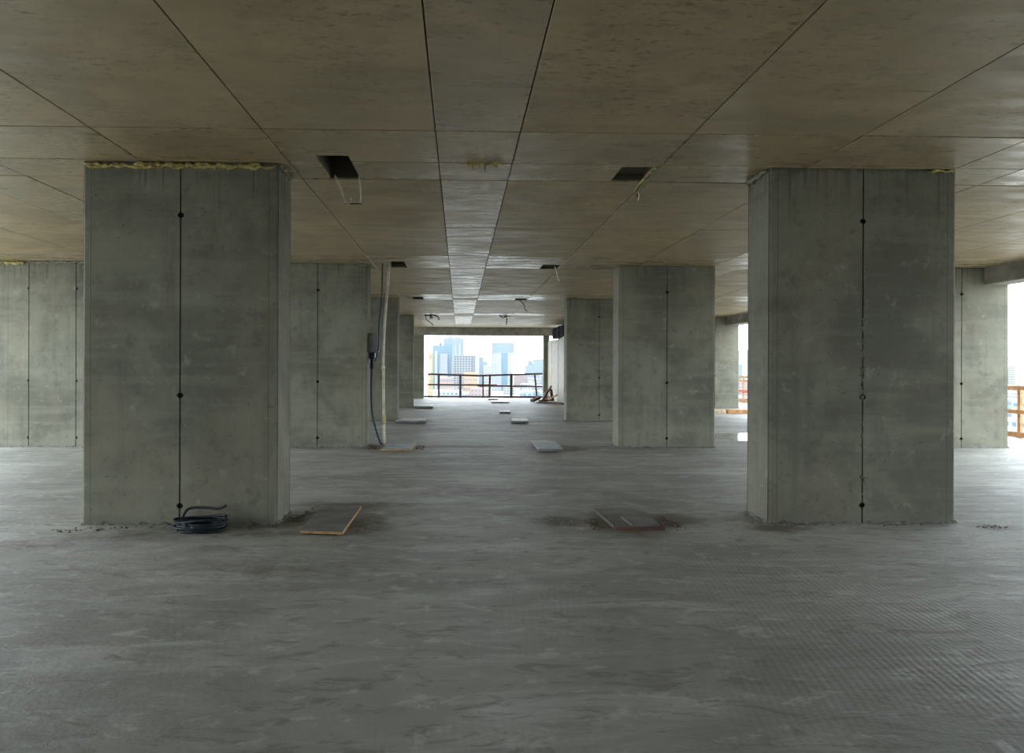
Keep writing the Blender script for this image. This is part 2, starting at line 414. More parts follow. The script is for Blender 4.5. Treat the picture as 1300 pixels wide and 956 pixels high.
def column_meshes(wd, dp, seams, tag_):
    """meshes of one column, base centre at the origin, front towards -Y"""
    t = .03; x, y = wd / 2, dp / 2; out = []
    core = MB().box((-x + .014, -y + .014, 0), (x - .014, y - .014, H)).mesh('core'); out.append(('core', core, 'joint'))
    edges = [-x] + list(seams) + [x]; g = .006
    for sgn in (-1, 1):
        for a, b in zip(edges, edges[1:]):
            mb = MB(); A = a + (g if a > -x else 0); Bx = b - (g if b < x else 0)
            y0, y1 = (-y, -y + t) if sgn < 0 else (y - t, y)
            if b < x and not (a > -x): mb = notch_panel(A, Bx, 1, y0, y1)
            elif a > -x and b == x: mb = notch_panel(A, Bx, -1, y0, y1)
            else: mb.box((A, y0, 0), (Bx, y1, H))
            out.append(('face_panel', mb.mesh('face_panel'), 'column'))
    for sgn in (-1, 1):
        mb = MB().box((sgn * x - (0 if sgn < 0 else t), -y + t, 0), (sgn * x + (t if sgn < 0 else 0), y - t, H))
        out.append(('side_panel', mb.mesh('side_panel'), 'column'))
    hole = MB(); hole.tube([(0, .0, 0), (0, .010, 0)], .0225, 12); hm = hole.mesh('tie_hole_shade')
    for s_ in seams:
        for z in (.155, 1.07, 2.56): out.append(('tie_hole_shade', hm, 'void', (s_ + .003, -y + .0125, z)))  # near-black disc paints the shade inside each tie hole
    out.append(('mortar_skirt', skirt(wd, dp, 3).mesh('mortar_skirt'), 'mortar'))
    for o in out: 
        if not o[1].materials: o[1].materials.append(M[o[2]])
    return out
CM = column_meshes(W, D, (0,), 'a')
CW = column_meshes(2.72, D, (-.40, .35, 1.06), 'b')
def place_column(xc, row_y, label, group='concrete columns carrying the slab', meshes=CM, depth=D):
    t = thing('concrete_column', (xc, row_y + depth / 2, 0), label, 'column', group)
    for it in meshes:
        o = link_mesh(it[0], it[1], t)
        if len(it) > 3: o.location = it[3]
    return t
def foam(parent, name, x0, x1, y, z, r, mat, seed, label=None, along='x'):
    r_ = random.Random(seed); n = max(6, int(abs(x1 - x0) / .035)); pts = []; rad = []
    for i in range(n + 1):
        a = x0 + (x1 - x0) * i / n
        p = (a, y + r_.uniform(-.006, .006), z + r_.uniform(-.014, .010)) if along == 'x' else (y + r_.uniform(-.006, .006), a, z + r_.uniform(-.014, .010))
        pts.append(p); rad.append(r * r_.uniform(.3, 1.7))
    rad[0] = rad[-1] = r * .35
    o = MB().tube(pts, rad, 7).build(name, mat, parent)
    if label: o['label'] = label
    return o
XL, XR, XOL, XOR = -2.312, 3.410, -6.99, 8.34
names_l = {0: None, 1: 'wide grey concrete column at front left with yellow foam along its top', 2: 'second concrete column on the left, beside the upright pale pipe',
           3: 'third concrete column on the left, behind the pale pipe', 4: 'fourth concrete column on the left, just before the far opening'}
names_r = {0: None, 1: 'wide grey concrete column at front right with dark rough centre joint', 2: 'second concrete column on the right, behind the small grey floor board',
           3: 'third concrete column on the right, next to the pale panel wall', 4: 'fourth concrete column on the right, hidden behind the third'}
cols = {}
for k in range(5):
    cols['l', k] = place_column(XL, ROW[k], names_l[k] or 'concrete column beside the photographer on the left, out of frame')
    if k < 4: cols['r', k] = place_column(XR, ROW[k], names_r[k] or 'concrete column beside the photographer on the right, out of frame')
outer_lab = {0: 'concrete edge column out of frame at right, level with photographer', 1: 'concrete edge column out of frame, right of the front right column',
             2: 'sunlit edge column at far right meeting the slab beam beside the orange railing', 3: 'edge column hidden behind the front right column',
             4: 'distant pale edge column seen between the two nearer right columns'}
outer_lab[2] = 'pale daylit edge column at far right under the beam, beside the orange railing'
for k in (2, 3, 4):
    cols['or', k] = place_column(XOR, ROW[k], outer_lab[k])
cols['ol', 2] = place_column(-6.94 + .40, ROW[2], 'broad pale concrete pier at far left edge, two seams with tie holes', meshes=[m for m in column_meshes(2.72, D, (-.40, .35), 'c')])
# end pillars of the far opening
t = thing('concrete_column', (-2.31, 30.2, 0), 'last concrete pillar left of the far bright opening', 'column', 'concrete columns carrying the slab')
MB().box((-3.1, 30.0, 0), (-1.52, 30.4, 2.67), .01).build('shaft', 'column', t)
t = thing('concrete_column', (3.68, 30.2, 0), 'narrow dark pillar right of the far bright opening', 'column', 'concrete columns carrying the slab')
MB().box((3.56, 30.0, 0), (3.80, 30.4, 2.67), .01).build('shaft', 'column', t)

foam(cols['l', 1], 'foam_bead', -3.10, -1.53, 5.914, 2.972, .017, 'foam', 1, 'yellow expanding foam bead')
foam(cols['l', 1], 'foam_bead', -3.08, -1.55, 5.910, 2.962, .012, 'foam', 9, 'yellow expanding foam bead')
foam(cols['l', 1], 'foam_bead', 5.95, 6.38, -1.508, 2.985, .018, 'foam_grey', 2, 'grey weathered foam bead', 'y')
foam(cols['r', 1], 'foam_bead', 5.95, 6.38, 2.606, 2.985, .02, 'foam_grey', 3, 'grey weathered foam bead', 'y')
foam(cols['r', 1], 'foam_bead', 3.95, 4.19, 5.905, 2.99, .012, 'foam', 4, 'short yellow foam bead')
foam(cols['ol', 2], 'foam_bead', -7.85, -7.0, 11.575, 2.975, .022, 'foam', 6, 'yellow expanding foam bead')
foam(cols['ol', 2], 'foam_bead', -6.95, -5.95, 11.58, 2.985, .012, 'foam_grey', 16)
foam(cols['l', 2], 'foam_bead', -1.66, -1.50, 11.58, 2.975, .02, 'foam_grey', 7, 'pale foam lump')
foam(ceiling, 'foam_residue', .03, .36, 5.862, 2.997, .014, 'foam', 8, 'yellow foam squeezed from the joint')
for x, l in ((.10, .07), (.15, .04), (.20, .08), (.30, .05), (.06, .03)):
    MB().tube([(x, 5.86, 3.0), (x + .004, 5.858, 3 - l * .6), (x, 5.855, 3 - l)], [.010, .007, .002], 6).build('foam_drip', 'foam', ceiling)

# ragged grout down the centre joint of the front right column
r_ = random.Random(4); mb = MB()
for i in range(46):
    z = r_.choice((r_.uniform(1.0, 1.75), r_.uniform(.2, 2.5), r_.uniform(1.2, 1.6)))
    mb.blob((XR + r_.uniform(-.018, .03), 5.921, z), (r_.uniform(.006, .02), .006, r_.uniform(.008, .03)), .4, 1, r_)
tag(mb.build('joint_grout', 'mortar', cols['r', 1]), 'rough grout crumbs along the joint', kind='stuff')

# ---------------------------------------------------------------- things hanging from the ceiling shafts
def wire(name, keys, r, mat, label, cat, n=24, group=None):
    k0 = keys[0]; o = MB().tube(curve_pts(keys, n), r, 6).build(name, mat, at=(k0[0], k0[1], k0[2]))
    return tag(o, label, cat, group)
t = thing('hanging_wire', (-1.0, 6.42, 3.0), 'white wire loop with small bar hanging from the left ceiling hole', 'wire')
MB().tube(curve_pts([(-1.13, 6.40, 3.03), (-1.08, 6.41, 2.93), (-1.05, 6.42, 2.84), (-1.02, 6.42, 2.775), (-.995, 6.42, 2.80), (-.99, 6.42, 2.835)], 20), .009, 6).build('cord', 'plastic', t)
MB().tube(curve_pts([(-.915, 6.41, 3.03), (-.905, 6.42, 2.92), (-.90, 6.42, 2.84), (-.905, 6.42, 2.785)], 14), .008, 6).build('cord', 'plastic', t)
MB().bar((-1.04, 6.42, 2.778), (-.89, 6.42, 2.783), .014, .008).build('cross_bar', 'wire', t)
t = thing('foam_strip', (1.64, 5.95, 3.0), 'ragged yellowish foam strip hanging from the right ceiling hole', 'foam strip')
MB().tube(curve_pts([(1.66, 5.93, 3.015), (1.65, 6.05, 2.975), (1.62, 6.2, 2.93), (1.585, 6.29, 2.885), (1.575, 6.32, 2.84)], 18), [.022 - .0009 * i + .006 * math.sin(i * 2.3) for i in range(17)] , 7).build('strip', 'foam_grey', t)
MB().tube(curve_pts([(1.645, 5.95, 3.01), (1.60, 6.12, 2.96), (1.575, 6.25, 2.92), (1.55, 6.3, 2.88)], 12), [.014, .012, .015, .012, .01, .013, .01, .01, .012, .008, .009, .006, .004], 6).build('strip', 'foam', t)
MB().tube(curve_pts([(1.585, 6.29, 2.885), (1.60, 6.31, 2.845), (1.59, 6.32, 2.81)], 8), .005, 5).build('drip', 'plastic', t)
wire('hanging_wire', [(1.60, 11.95, 3.02), (1.64, 12.0, 2.92), (1.66, 12.02, 2.83), (1.69, 12.03, 2.78)], .009, 'plastic', 'pale foam scrap hanging beside the second right ceiling hole', 'wire')
wire('hanging_wire', [(1.42, 17.3, 3.02), (1.50, 17.35, 2.93), (1.58, 17.4, 2.85), (1.60, 17.4, 2.74), (1.66, 17.42, 2.70)], .010, 'wire', 'dark wire drooping from the third right ceiling hole', 'wire')
wire('hanging_wire', [(1.25, 22.9, 3.02), (1.40, 22.95, 2.92), (1.50, 23.0, 2.97), (1.52, 23.0, 2.80), (1.50, 23.0, 2.70)], .018, 'wire', 'thick dark cable end curling from the farthest right ceiling hole', 'wire')
t = thing('hanging_wire', (-1.0, 22.9, 3.0), 'dark cable curl with pinkish plug under the farthest left ceiling hole', 'wire')
MB().tube(curve_pts([(-1.1, 22.8, 3.0), (-1.08, 22.85, 2.85), (-.95, 22.9, 2.76), (-.86, 22.9, 2.66)], 14), .013, 6).build('cord', 'wire', t)
MB().tube(curve_pts([(-1.0, 22.85, 3.0), (-.80, 22.9, 2.98), (-.70, 22.9, 2.93), (-.68, 22.9, 2.84)], 14), .020, 6).build('cord', 'wire', t)
MB().blob((-.93, 22.88, 2.92), (.07, .05, .05), .2, 2).build('plug', 'pink', t)

# ---------------------------------------------------------------- floor covers over the shafts
def board(name, label, corners, z0, z1, face, edge=None, group='loose boards covering the floor holes', cat='board', tilt=None):
    cx = sum(p[0] for p in corners) / 4; cy = sum(p[1] for p in corners) / 4
    t = thing(name, (cx, cy, 0), label, cat, group)
    ins = .0
    MB().slabpoly(corners, z0, z1 - .004).build('core', edge or 'ply_edge', t)
    k = .997; c2 = [(cx + (x - cx) * k, cy + (y - cy) * k) for x, y in corners]
    MB().slabpoly(c2, z1 - .004, z1).build('face', face, t)
    return t
board('cover_board', 'dark plywood sheet with orange edge on the floor beside the front left column', [(-1.24, 5.56), (-.90, 5.51), (-.90, 6.55), (-1.27, 6.58)], .012, .034, 'ply_dark')
t = board('cover_board', 'dark scratched board on floor at front right, framed by thin battens', [(1.27, 5.68), (1.63, 5.70), (1.655, 6.10), (1.60, 6.42), (1.25, 6.41)][:3] + [(1.60, 6.42), (1.25, 6.41)], .006, .03, 'ply_dark', 'timber_brown')
MB().slabpoly([(1.40, 5.70), (1.625, 5.705), (1.635, 6.08), (1.38, 6.02)], .03, .042).build('upper_sheet', 'ply_dark', t)
MB().bar((1.235, 6.40, .02), (1.262, 5.72, .02), .016, .03).build('batten', 'timber_grey', t)
MB().bar((1.64, 5.72, .03), (1.69, 5.95, .03), .02, .022).build('batten', 'timber_brown', t)
MB().bar((1.26, 5.69, .014), (1.66, 5.69, .014), .03, .028).build('batten', 'timber_brown', t)
t = board('cover_board', 'thin board on the floor at the foot of the pale pipe', [(-1.22, 11.02), (-.76, 11.02), (-.73, 11.92), (-1.20, 11.92)], .01, .035, 'ply_grey')
board('cover_board', 'grey square board lying in the corridor before the second right column', [(1.22, 10.9), (1.60, 10.93), (1.63, 12.2), (1.23, 12.2)], .02, .06, 'ply_grey', 'ply_dark')
board('cover_board', 'long pale board by the foot of the third left column', [(-1.50, 16.6), (-.78, 16.55), (-.82, 17.4), (-1.35, 17.42)], .02, .07, 'ply_pale', 'ply_dark')
board('cover_board', 'small pale board near the third right column', [(1.21, 16.6), (1.62, 16.6), (1.66, 17.5), (1.30, 17.5)], .015, .06, 'ply_pale', 'ply_dark')
board('cover_board', 'long pale board by the fourth left column', [(-1.45, 22.5), (-.84, 22.5), (-.88, 23.6), (-1.55, 23.7)], .02, .08, 'ply_pale', 'ply_dark')
board('cover_board', 'tiny pale board in mid corridor halfway to the far railing', [(1.14, 20.2), (1.45, 20.2), (1.49, 21.0), (1.18, 21.0)], .01, .05, 'ply_pale', 'ply_dark')
board('cover_board', 'bright board farther down the corridor near the far railing', [(1.17, 26.0), (1.82, 26.0), (1.73, 27.5), (1.18, 27.5)], .01, .05, 'ply_pale', 'ply_dark')
board('cover_board', 'bright board closest to the far railing', [(1.16, 28.5), (1.54, 28.6), (1.6, 29.6), (1.22, 29.6)], .01, .05, 'ply_pale', 'ply_dark')

# ---------------------------------------------------------------- pipe, cable, socket box
t = thing('conduit_pipe', (-1.245, 11.75, 0), 'thin off-white plastic pipe standing floor to ceiling beside the second left column', 'pipe')
MB().tube(curve_pts([(-1.245, 11.75, .035), (-1.255, 11.75, .55), (-1.262, 11.75, 1.30)], 16), .024, 10).build('lower_length', 'pipe', t)
MB().tube(curve_pts([(-1.268, 11.75, 1.28), (-1.262, 11.75, 1.7), (-1.235, 11.75, 2.2), (-1.195, 11.75, 2.7), (-1.165, 11.75, 3.08)], 20), .026, 10).build('upper_length', 'pipe', t)
MB().tube([(-1.265, 11.75, 1.255), (-1.266, 11.75, 1.33)], .031, 10).build('coupling', 'pipe', t)
MB().tube([(-1.249, 11.75, .36), (-1.250, 11.75, .44), (-1.252, 11.75, .53)], [.027, .032, .028], 10).build('tape_wrap', 'tape', t)
t = thing('junction_box', (-1.515, 11.80, 1.5), 'grey metal switch box mounted on the side of the second left column', 'electrical box')
MB().box((-1.514, 11.70, 1.55), (-1.36, 11.95, 1.87), .008).build('enclosure', 'box', t)
dr = MB().box((-1.36, 11.71, 1.56), (-1.352, 11.94, 1.86)).build('door', 'box', t)
MB().box((-1.352, 11.75, 1.68), (-1.340, 11.77, 1.76)).build('handle', 'plastic', dr)
MB().box((-1.50, 11.73, 1.44), (-1.40, 11.83, 1.55), .012).build('socket', 'navy', t)
MB().tube([(-1.45, 11.77, 1.45), (-1.45, 11.75, 1.36), (-1.45, 11.74, 1.28)], [.036, .030, .034], 10).build('plug', 'navy', t)
wire('power_cable', [(-1.265, 11.62, 3.1), (-1.275, 11.65, 2.8), (-1.29, 11.68, 2.4), (-1.33, 11.7, 2.0), (-1.335, 11.68, 1.65), (-1.36, 11.67, 1.50), (-1.40, 11.69, 1.40)], .014, 'teal', 'dark teal cable dropping from the ceiling into the grey switch box', 'cable', 36)
wire('power_cable', [(-1.45, 11.735, 1.28), (-1.455, 11.72, 1.0), (-1.44, 11.70, .6), (-1.38, 11.70, .3), (-1.30, 11.71, .06), (-1.27, 11.66, .05)], .017, 'teal', 'dark teal cable hanging from the plug down to the floor', 'cable', 36)

# coil of hose at the foot of the front left column
def coil():
    t = thing('hose_coil', (-2.07, 5.72, 0), 'loose coil of dark blue hose on the floor against the front left column', 'hose')
    r_ = random.Random(21)
    for k in range(7):
        z0 = .016 + .013 * k; rx = r_.uniform(.155, .215); ry = r_.uniform(.10, .15); ph = r_.uniform(0, 6); ox, oy = r_.uniform(-.02, .03), r_.uniform(-.02, .01)
        tl = r_.uniform(-.012, .02) if k else 0
        pts = []
        for i in range(29):
            a = ph + 2 * math.pi * i / 28 * (.96 if k < 5 else .8)
            pts.append((-2.07 + ox + rx * math.cos(a), 5.72 + oy + ry * math.sin(a), max(.013, z0 + tl * math.cos(a) + .006 * math.sin(3 * a + k))))
        MB().tube(pts, .0115, 7).build('hose_loop', 'hose', t)
    MB().tube(curve_pts([(-2.25, 5.80, .06), (-2.22, 5.87, .14), (-2.08, 5.87, .15), (-1.97, 5.85, .145), (-1.905, 5.85, .172)], 22), .011, 7).build('hose_end', 'hose', t)
    MB().tube([(-2.05, 5.58, .02), (-2.02, 5.585, .05)], .006, 6).build('clip', 'plastic', t)
coil()

# ---------------------------------------------------------------- grit, rubble, scrap
def grit(name, label, spots, n, seed, smin, smax, mat='stone', cat='rubble'):
    r_ = random.Random(seed); mb = MB()
    for i in range(n):
        cx, cy, rx, ry = r_.choice(spots); a = r_.uniform(0, 6.28); q = r_.random() ** .6
        s = r_.uniform(smin, smax) * (r_.random() ** 1.5 + .3)
        mb.blob((cx + rx * q * math.cos(a), cy + ry * q * math.sin(a), s * .3), (s, s * r_.uniform(.6, 1.1), s * .6), .35, 1, r_)
    o = mb.build(name, mat, at=(spots[0][0], spots[0][1], 0)); return tag(o, label, cat, kind='stuff')
grit('grit_patch', 'small dark patch of loose grit on the floor left of the framed board', [(.86, 6.03, .14, .22)], 150, 1, .005, .012)
grit('rubble', 'loose crumbs of mortar around the plywood sheet at front left', [(-.73, 5.9, .10, .35), (-1.44, 6.1, .05, .22), (-1.36, 6.3, .04, .3), (-.74, 5.75, .10, .15)], 260, 2, .004, .011)
grit('rubble', 'brown crumbs around the framed board at front right', [(1.79, 5.95, .09, .28), (1.13, 5.9, .07, .22)], 260, 3, .003, .009, 'rust')
grit('rubble', 'dark crumbs on the floor right of the front right column', [(4.42, 5.78, .14, .07), (2.55, 5.95, .1, .1)], 110, 4, .004, .010)
grit('rubble', 'mortar crumbs along the foot of the front left column', [(-2.7, 5.82, .35, .07), (-1.72, 5.83, .14, .07), (-3.05, 5.72, .2, .09), (-1.56, 5.86, .1, .05)], 170, 5, .004, .013, 'mortar')
grit('rubble', 'mortar crumbs along the foot of the front right column', [(2.9, 5.86, .3, .04), (3.7, 5.86, .4, .04)], 90, 6, .004, .012, 'mortar')
grit('rubble', 'crumbs on the floor around the foot of the pale pipe', [(-1.40, 11.42, .07, .12), (-.62, 11.5, .07, .3)], 60, 8, .008, .02, 'rust')

def stick(p, q, w_, h_, mat, label):
    o = MB().bar(p, q, w_, h_).build('timber_offcut', mat, at=(p[0], p[1], p[2])); return tag(o, label, 'offcut', 'scrap heap by the pale panel wall')
stick((3.08, 26.35, .03), (3.70, 25.75, .03), .12, .05, 'timber_brown', 'brown offcut lying flat at the bottom of the scrap heap')
stick((3.10, 26.45, .10), (3.30, 26.5, .46), .08, .05, 'rust', 'dark offcut propped upright left in the scrap heap')
stick((3.45, 26.3, .10), (3.42, 26.5, .50), .10, .05, 'timber_brown', 'tallest dark offcut leaning on the scrap heap')
stick((3.28, 26.1, .12), (3.62, 26.2, .32), .11, .04, 'timber_pale', 'pale cut board lying across the scrap heap')
stick((3.45, 25.45, .035), (3.66, 25.05, .035), .10, .06, 'rust', 'rusty offcut sliding off the right side of the scrap heap')
stick((3.0, 26.6, .05), (3.55, 26.7, .12), .14, .08, 'timber_brown', 'thick brown offcut at the back of the scrap heap')
stick((2.85, 26.0, .025), (3.2, 25.75, .025), .07, .04, 'wire', 'short black offcut at the front of the scrap heap')
stick((3.15, 26.9, .04), (3.5, 27.0, .62), .09, .05, 'timber_brown', 'dark offcut standing behind the others, leaning right')
stick((3.62, 27.2, .03), (3.2, 27.25, .40), .12, .06, 'timber_pale', 'pale offcut crossing behind the tallest dark one')
stick((2.75, 26.9, .06), (3.05, 27.2, .16), .16, .10, 'rust', 'squat dark block at the left back of the scrap heap')
t = thing('wire_frame', (2.87, 26.45, 0), 'small thin rectangular wire frame standing at the left of the scrap heap', 'frame')
for a, b in (((2.78, 26.45, .0), (2.78, 26.45, .42)), ((2.95, 26.45, .0), (2.95, 26.45, .42)), ((2.78, 26.45, .42), (2.95, 26.45, .42))):
    MB().tube([a, b], .010, 6).build('bar', 'rust', t)
t = thing('duct', (4.0, 25.8, 2.44), 'black box duct above the pale panel wall at the corridor end', 'duct')
MB().box((3.68, 24.2, 2.46), (4.3, 28.2, 2.86), .01).build('casing', 'void', t)
for y in (25.0, 26.2, 27.4): MB().box((3.66, y, 2.45), (4.32, y + .05, 2.87)).build('flange', 'void', t)

# timbers and puddle near the right edge
tag(MB().bar((6.6, 20.3, .06), (7.72, 20.4, .06), .10, .11).build('timber_beam', 'timber_pale', at=(6.6, 20.3, 0)), 'pale pinkish timber lying on the floor left of the orange one', 'timber')
tag(MB().bar((7.75, 20.4, .06), (9.4, 20.55, .06), .11, .11).build('timber_beam', 'timber_orange', at=(7.75, 20.4, 0)), 'orange timber lying on the floor between the right columns', 'timber')
r_ = random.Random(2)
pts = [(5.75 + 1.05 * math.cos(a) * (1 + .25 * math.sin(3 * a + 1) + r_.uniform(-.06, .06)), 13.5 + .75 * math.sin(a) * (1 + .2 * math.sin(2 * a) + r_.uniform(-.08, .08))) for a in [2 * math.pi * k / 40 for k in range(40)]]
tag(MB().slabpoly(pts, -.004, .003).build('puddle', 'water', at=(5.75, 13.5, 0)), 'shallow rainwater puddle on the floor left of the front right column', 'puddle')

# ---------------------------------------------------------------- railings
def rail_part(t, name, p, q, w_, h_, mat, label=None):
    o = MB().bar(p, q, w_, h_).build(name, mat, t)
    if label: o['label'] = label
XRL = 10.76
t = thing('guard_railing', (XRL, 9.0, 0), 'orange timber guard railing at the right slab edge, nearest the far right column', 'railing')
for k in range(13):
    y = 13.36 + (k - 8) * 1.9
    rail_part(t, 'post', (XRL, y, 0), (XRL, y, 1.0), .07, .05, 'timber_orange')
for z, hh in ((.955, .075), (.50, .075), (.06, .10)):
    for a, b in ((-2.2, 5.0), (5.0, 12.2), (12.2, 19.9)): rail_part(t, 'rail', (XRL - .05, a, z), (XRL - .05, b - .01, z), .035, hh, 'timber_orange')
t = thing('guard_railing', (XRL, 25.0, 0), 'distant orange timber guard railing with a red middle board, between right columns', 'railing')
for k in range(6):
    y = 20.9 + k * 1.9
    rail_part(t, 'post', (XRL, y, 0), (XRL, y, 1.0), .07, .05, 'timber_orange')
for z, hh, mt in ((.985, .09, 'timber_orange'), (.85, .09, 'timber_orange'), (.45, .12, 'timber_red'), (.10, .16, 'timber_orange')):
    rail_part(t, 'rail', (XRL - .05, 20.1, z), (XRL - .05, 30.6, z), .035, hh, mt, 'red painted board' if mt == 'timber_red' else None)
YR = 30.62
t = thing('guard_railing', (0, YR, 0), 'left section of the brown timber railing across the far opening', 'railing')
for x, ww in ((-.90, .075), (.03, .10), (1.01, .06)): rail_part(t, 'post', (x, YR + .03, .0), (x, YR + .03, 1.0), .05, ww, 'timber_brown')
rail_part(t, 'rail', (-1.38, YR, 1.02), (.9, YR, .955), .04, .075, 'timber_brown'); rail_part(t, 'rail', (-1.38, YR, .565), (1.62, YR, .55), .04, .065, 'timber_brown')
rail_part(t, 'rail', (-1.56, YR, .055), (1.3, YR, .045), .04, .075, 'timber_brown')
t = thing('guard_railing', (2.4, YR + .1, 0), 'right section of the brown timber railing across the far opening', 'railing')
for x, ww, dx in ((1.29, .085, .02), (2.24, .11, 0), (3.36, .075, -.10)): rail_part(t, 'post', (x, YR + .13, .0), (x + dx, YR + .13, 1.0), .05, ww, 'timber_brown')
rail_part(t, 'rail', (.75, YR + .09, .955), (3.66, YR + .09, 1.055), .04, .075, 'timber_brown'); rail_part(t, 'rail', (.78, YR + .09, .52), (3.66, YR + .09, .50), .04, .07, 'timber_brown')
rail_part(t, 'rail', (1.3, YR + .09, .045), (3.66, YR + .09, .04), .04, .08, 'timber_brown')

# ---------------------------------------------------------------- the city outside
GZ = -30.0
def city_mat(name, col, rough=.5, var=.1): return plain(name, col, rough, var, .02)
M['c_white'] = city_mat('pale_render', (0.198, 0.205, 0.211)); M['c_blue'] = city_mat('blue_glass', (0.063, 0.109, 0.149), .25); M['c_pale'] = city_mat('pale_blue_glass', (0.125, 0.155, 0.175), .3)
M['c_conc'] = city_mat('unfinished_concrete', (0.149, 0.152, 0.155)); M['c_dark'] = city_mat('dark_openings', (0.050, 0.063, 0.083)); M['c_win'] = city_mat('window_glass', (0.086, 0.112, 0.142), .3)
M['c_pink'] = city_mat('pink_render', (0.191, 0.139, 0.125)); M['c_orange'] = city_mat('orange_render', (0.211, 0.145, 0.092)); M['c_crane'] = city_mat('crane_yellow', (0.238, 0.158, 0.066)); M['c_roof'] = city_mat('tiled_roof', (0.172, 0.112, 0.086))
M['c_green'] = city_mat('trees', (0.066, 0.092, 0.059), .9, .4); M['c_hill'] = city_mat('haze_tinted_hill', (0.129, 0.155, 0.182), .95)  # hill colour has the blue of distance haze mixed in
gt = NT('city_ground'); vor = gt.n('ShaderNodeTexVoronoi', {'Vector': gt.pos, 'Scale': .03})
gm = gt.out(gt.mix(gt.n('ShaderNodeSeparateColor', {0: vor.outputs['Color']}).outputs[0], (.24, .235, .21), (.36, .35, .32)), .9); M['c_ground'] = gm
g = MB(); g.box((-3000, -1500, GZ - 1), (4500, 3800, GZ)); tag(g.build('ground', 'c_ground'), kind='structure')
def hills(name, x0, x1, y, prof, seed):
    r_ = random.Random(seed); n = 60; mb = MB(); rows = []
    for d, k in ((-500, 0), (-250, .45), (0, 1), (400, .8), (800, 0)):
        row = []
        for i in range(n + 1):
            u = i / n; x = x0 + (x1 - x0) * u
            row.append(mb.bm.verts.new((x, y + d + r_.uniform(-40, 40), GZ + k * max(0, prof(u)) * r_.uniform(.94, 1.06))))
        rows.append(row)
    for A, B in zip(rows, rows[1:]):
        for i in range(n): mb.bm.faces.new((A[i], A[i + 1], B[i + 1], B[i])).smooth = True
    return tag(mb.build(name, 'c_hill', at=(0, 0, 0)), kind='structure')
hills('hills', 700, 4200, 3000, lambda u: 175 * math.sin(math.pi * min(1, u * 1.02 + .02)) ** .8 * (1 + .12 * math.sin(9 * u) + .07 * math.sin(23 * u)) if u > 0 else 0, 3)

def tower(name, label, x0, x1, y, dep, z1, body, win=None, nx=0, nz=0, fx=.6, fz=.6, ztop=None, group=None, zb=GZ, rib=None):
    t = thing(name, ((x0 + x1) / 2, y + dep / 2, zb), label, 'building', group)
    MB().box((x0, y, zb), (x1, y + dep, z1)).build('wall', body, t)
    if win:
        mb = MB(); pw = (x1 - x0) / nx; zt = ztop if ztop is not None else z1 - .6; ph = (zt - zb) / nz
        for i in range(nx):
            for j in range(nz):
                cx = x0 + (i + .5) * pw; cz = zb + (j + .5) * ph
                mb.box((cx - pw * fx / 2, y - .12, cz - ph * fz / 2), (cx + pw * fx / 2, y + .1, cz + ph * fz / 2))
        nyy = max(2, int(dep / pw)); pd = dep / nyy
        for sx in (x0, x1):
            for i in range(nyy):
                for j in range(nz):
                    cy = y + (i + .5) * pd; cz = zb + (j + .5) * ph
                    mb.box((sx - .12, cy - pd * fx / 2, cz - ph * fz / 2), (sx + .12, cy + pd * fx / 2, cz + ph * fz / 2))
        tag(mb.build('windows', win, t), kind='stuff')
    if rib:
        for a, b, zr in rib: MB().box((a, y - .5, zb), (b, y + .3, zr)).build('facade_strip', 'c_white', t)
    return t
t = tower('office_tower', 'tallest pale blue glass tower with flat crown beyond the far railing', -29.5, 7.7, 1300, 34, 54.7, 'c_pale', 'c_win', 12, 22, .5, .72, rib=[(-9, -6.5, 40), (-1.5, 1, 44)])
MB().box((-22, 1303, 54.7), (-12, 1325, 58.5)).build('crown', 'c_pale', t); MB().box((-10, 1303, 54.7), (.5, 1325, 58)).build('crown', 'c_pale', t)
t = tower('office_tower', 'blue glass tower with white vertical strips, left in the far opening', -38.6, -9.8, 1000, 28, 33, 'c_blue', 'c_pale', 10, 18, .35, .45, rib=[(-35.2, -31.6, 25), (-29, -28, 18)])
MB().box((-29, 1004, 33), (-25.5, 1012, 36)).build('plant_room', 'c_dark', t)
t2 = MB().box((-27.5, 995, GZ), (-17.2, 1000, 20.5)).build('front_block', 'c_white', t)
mb = MB()
for i in range(4):
    for j in range(17): mb.box((-26.6 + i * 2.4, 994.9, GZ + 2 + j * 2.85), (-25.1 + i * 2.4, 995.1, GZ + 3.5 + j * 2.85))
tag(mb.build('windows', 'c_win', t2), kind='stuff')
t = tower('unfinished_building', 'grey unfinished concrete building with a grid of open floors beyond the railing', -7.2, 23.0, 850, 26, 16.2, 'c_conc', 'c_dark', 9, 16, .62, .58)
for i in range(10): MB().box((-7.2 + i * 3.3, 850.3, 16.2), (-6.8 + i * 3.3, 850.7, 18.0)).build('column_stub', 'c_conc', t)
MB().box((18.5, 849.0, GZ), (23.2, 850.5, 16.6)).build('stair_core', 'c_white', t)
tag(MB().box((16.6, 848.7, -22), (18.2, 849, 14)).build('scaffold', 'c_win', t))
tower('apartment_block', 'slim white block squeezed between the blue tower and the unfinished building', -10.6, -7.6, 900, 12, 8, 'c_white', 'c_win', 2, 12, .4, .4)
t = tower('apartment_block', 'stepped pale blue block right behind the unfinished building', 27.5, 36.5, 1100, 20, 17.5, 'c_pale', 'c_win', 4, 14, .6, .5)
MB().box((36.5, 1100, GZ), (43.5, 1118, 11)).build('lower_step', 'c_pale', t)
tower('apartment_block', 'low white block with narrow windows left of the twin tower', 27.0, 36.0, 800, 16, 3.6, 'c_white', 'c_win', 5, 10, .45, .5)
t = tower('residential_tower', 'tall white twin tower with a blue glass centre right in the far opening', 42.8, 71.5, 950, 28, 22.0, 'c_white', 'c_win', 10, 17, .35, .5)
